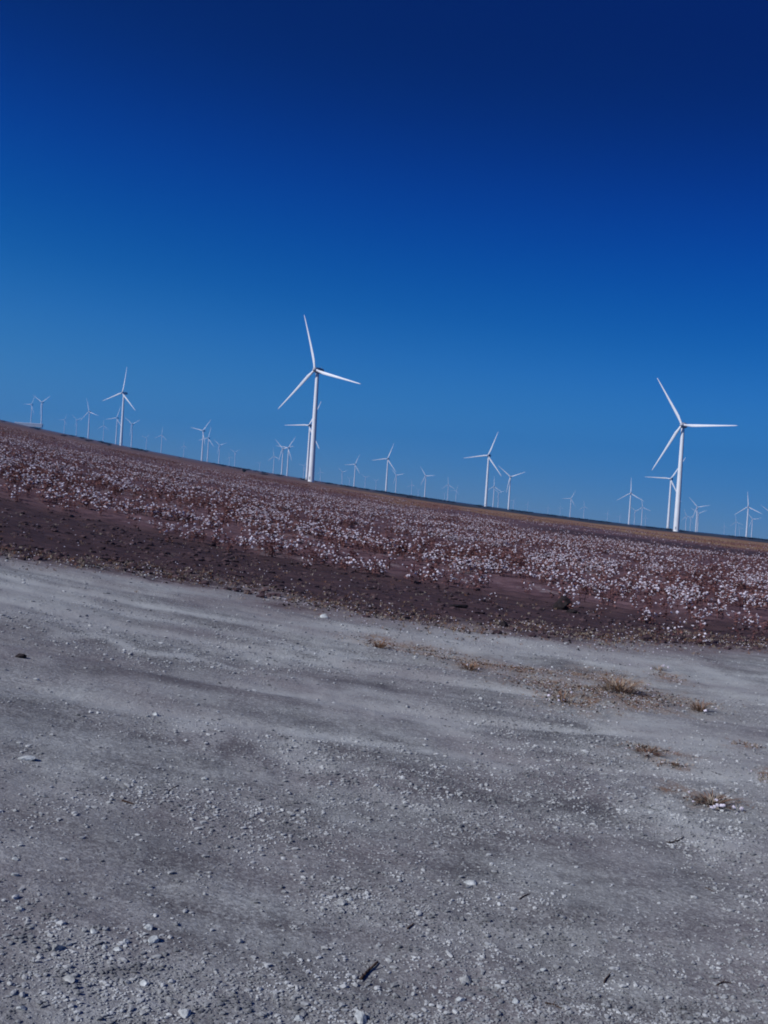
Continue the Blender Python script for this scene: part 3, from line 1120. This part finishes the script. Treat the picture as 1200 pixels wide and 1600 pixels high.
def build_turbines():
    proto = make_turbine()
    kids = list(proto.children)
    grand = {c.name: list(c.children) for c in kids}
    rr = random.Random(4)
    for i, (hx, hy, bx, tl, ang, sc, label) in enumerate(T):
        sc = min(sc, 7300.0 * tl / (HUB_H * F))
        D = HUB_H * sc * F / tl
        by = float(np.interp(bx, [h[0] for h in HP], [h[1] for h in HP]))
        d = ray(bx, by)
        A = atan2(d.x, d.y)
        x, y = D * math.tan(A), D
        z = float(height(x, y))
        if i == 0:
            r_, ch = proto, kids
        else:
            r_ = proto.copy()
            COL.objects.link(r_)
            ch = []
            for c in kids:
                o = c.copy()
                COL.objects.link(o)
                o.parent = r_
                ch.append(o)
                for g in grand[c.name]:
                    g2 = g.copy()
                    COL.objects.link(g2)
                    g2.parent = o
        r_.location = (x, y, z)
        r_.rotation_euler = (0, 0, radians(-24 + rr.uniform(-6, 6)) - A * 0)
        r_.scale = (sc, sc, sc)
        tag(r_, label, 'wind turbine', 'white wind turbines of the wind farm')
        q = 0
        for o in ch:
            if o.name.startswith('blade'):
                o.rotation_euler = (0, -radians(ang + ROLL + 120 * q), 0)
                q += 1


build_turbines()


# ------------------------------------------------------------------ skyline: shed, bushes, brush line
def build_shed():
    R = 3200.0
    x, y, z = at_range(45, 664, R)
    L, w, h, rh = 78.0, 20.0, 7.5, 2.2
    root = bpy.data.objects.new('farm_shed', None)
    COL.objects.link(root)
    root.location = (x, y, z)
    root.rotation_euler = (0, 0, radians(8))
    tag(root, 'long low pale shed on the skyline at the far left', 'shed')
    bm = bmesh.new()
    bmesh.ops.create_cube(bm, size=1)
    bmesh.ops.scale(bm, vec=(L, w, h + 1), verts=bm.verts)
    bmesh.ops.translate(bm, vec=(0, 0, h / 2 - .5), verts=bm.verts)
    bm_obj('wall', bm, M_SHED, root)
    o = .5
    bm = bmesh.new()
    prof = [(-w / 2 - o, h - .1), (0, h + rh), (w / 2 + o, h - .1), (w / 2 + o, h + .12), (0, h + rh + .22), (-w / 2 - o, h + .12)]
    a = [bm.verts.new((-L / 2 - o, p[0], p[1])) for p in prof]
    b = [bm.verts.new((L / 2 + o, p[0], p[1])) for p in prof]
    for i in range(6):
        bm.faces.new((a[i], a[(i + 1) % 6], b[(i + 1) % 6], b[i]))
    for r_ in (a, b):
        bm.faces.new((r_[0], r_[1], r_[4], r_[5]))
        bm.faces.new((r_[1], r_[2], r_[3], r_[4]))
    bm_obj('roof', bm, M_SHEDROOF, root)
    for dx in (-9, 8):
        bm = bmesh.new()
        bmesh.ops.create_cube(bm, size=1)
        bmesh.ops.scale(bm, vec=(4, .2, 3.6), verts=bm.verts)
        d = bm_obj('door', bm, M_SHEDROOF, root)
        d.location = (dx, -w / 2 - .08, 1.9)


build_shed()


def bush_arr(n, w, h, leaf):
    k = Kit()
    for _ in range(5):
        k.bar((0, 0, -.1), (random.uniform(-.3, .3) * w, random.uniform(-.3, .3) * w, h * random.uniform(.4, .8)), .05, .015, 1)
    cl = [(random.uniform(-.35, .35) * w, random.uniform(-.3, .3) * w, random.uniform(.25, .75) * h, random.uniform(.18, .3)) for _ in range(7)]
    for _ in range(n):
        c = random.choice(cl)
        g = RNG.normal(0, 1, 3)
        k.leaf((c[0] + g[0] * c[3] * w * .5, c[1] + g[1] * c[3] * w * .5, max(.05, c[2] + g[2] * c[3] * h * .6)), leaf * random.uniform(.6, 1.3), 0)
    return k.arr()


def bush(px, py, wpx, hpx, R, label, group=None):
    x, y, z = at_range(px, py, R)
    w, h = wpx * R / F, hpx * R / F
    V, Fc, mi = bush_arr(420, w, h, .13 * h ** .5)
    root = bpy.data.objects.new('bush', None)
    COL.objects.link(root)
    root.location = (x, y, z)
    tag(root, label, 'bush', group)
    link('foliage', mesh_from('foliage', V, Fc[mi == 0], [M_SCRUB]), root)
    link('stems', mesh_from('stems', V, Fc[mi == 1], [M_TWIG]), root)


bush(382, 729, 7, 5, 420, 'single dark round bush on the skyline left of the tight turbine group')
bush(413, 733, 22, 3.2, 520, 'wide low scrub bush on the skyline right of the dark round bush')
bush(100, 674, 9, 3, 560, 'small scrub bush on the skyline right of the pale shed')
bush(140, 683, 12, 4, 560, 'scrub bush on the skyline under the ghostly turbine')
bush(170, 690, 8, 2.5, 560, 'low scrub bush just left of the clearest left turbine tower')
bush(640, 772, 9, 2.2, 560, 'low scrub bush on the skyline below the small bright turbine')


def build_brush():
    protos = [bush_arr(34, 5.0, 1.5, .5) for _ in range(6)]
    n = 1300
    az = np.radians(RNG.uniform(-26, 26, n))
    dens = vnoise(np.degrees(az) * 1.3, az * 0, 91)
    lim = np.interp(np.degrees(az), [-26, -12, -9, -7, -2, 2, 26], [.25, .6, .8, .2, .35, 1, 1])
    keep = RNG.random(n) < lim * sstep(.15, .75, dens)
    az = az[keep]
    r = RNG.uniform(880, 1250, len(az))
    x, y = r * np.sin(az), r * np.cos(az)
    s_ = RNG.uniform(.5, 1.15, len(az))
    o = scatter('far_brush', protos, np.stack([x, y, height(x, y)], 1), RNG.uniform(0, 6.28, len(az)), np.stack([s_ * 1.7, s_, s_], 1), [M_SCRUB, M_TWIG])
    tag(o, 'thin dark line of far scrub along the skyline', 'scrub', kind='stuff')


build_brush()


# ------------------------------------------------------------------ haze
def build_haze():
    bm = bmesh.new()
    bmesh.ops.create_cube(bm, size=1)
    g = bpy.data.objects['ground'].data
    zs = np.empty(len(g.vertices) * 3, np.float32)
    g.vertices.foreach_get('co', zs)
    tips = max(o.location.z + 125 * o.scale.z for o in bpy.data.objects if o.name.startswith('wind_turbine'))
    zmax, zmin = max(tips, float(zs[2::3].max())) + 4, float(zs[2::3].min()) - 1
    print('HAZE BOX', zmin, zmax)
    bmesh.ops.scale(bm, vec=(15700, 15700, zmax - zmin), verts=bm.verts)
    bmesh.ops.translate(bm, vec=(0, 0, (zmax + zmin) / 2), verts=bm.verts)
    m = bpy.data.materials.new('haze')
    m.use_nodes = True
    n, l = m.node_tree.nodes, m.node_tree.links
    n.clear()
    out = n.new('ShaderNodeOutputMaterial')
    v = n.new('ShaderNodeVolumePrincipled')
    v.inputs['Color'].default_value = (.05, .45, 1.0, 1)
    v.inputs['Density'].default_value = 0.00012
    v.inputs['Anisotropy'].default_value = .2
    l.new(v.outputs[0], out.inputs['Volume'])
    o = bm_obj('haze', bm, m)
    tag(o, kind='stuff')
    tag(o, 'thin bluish haze over the wind farm', 'haze')


build_haze()
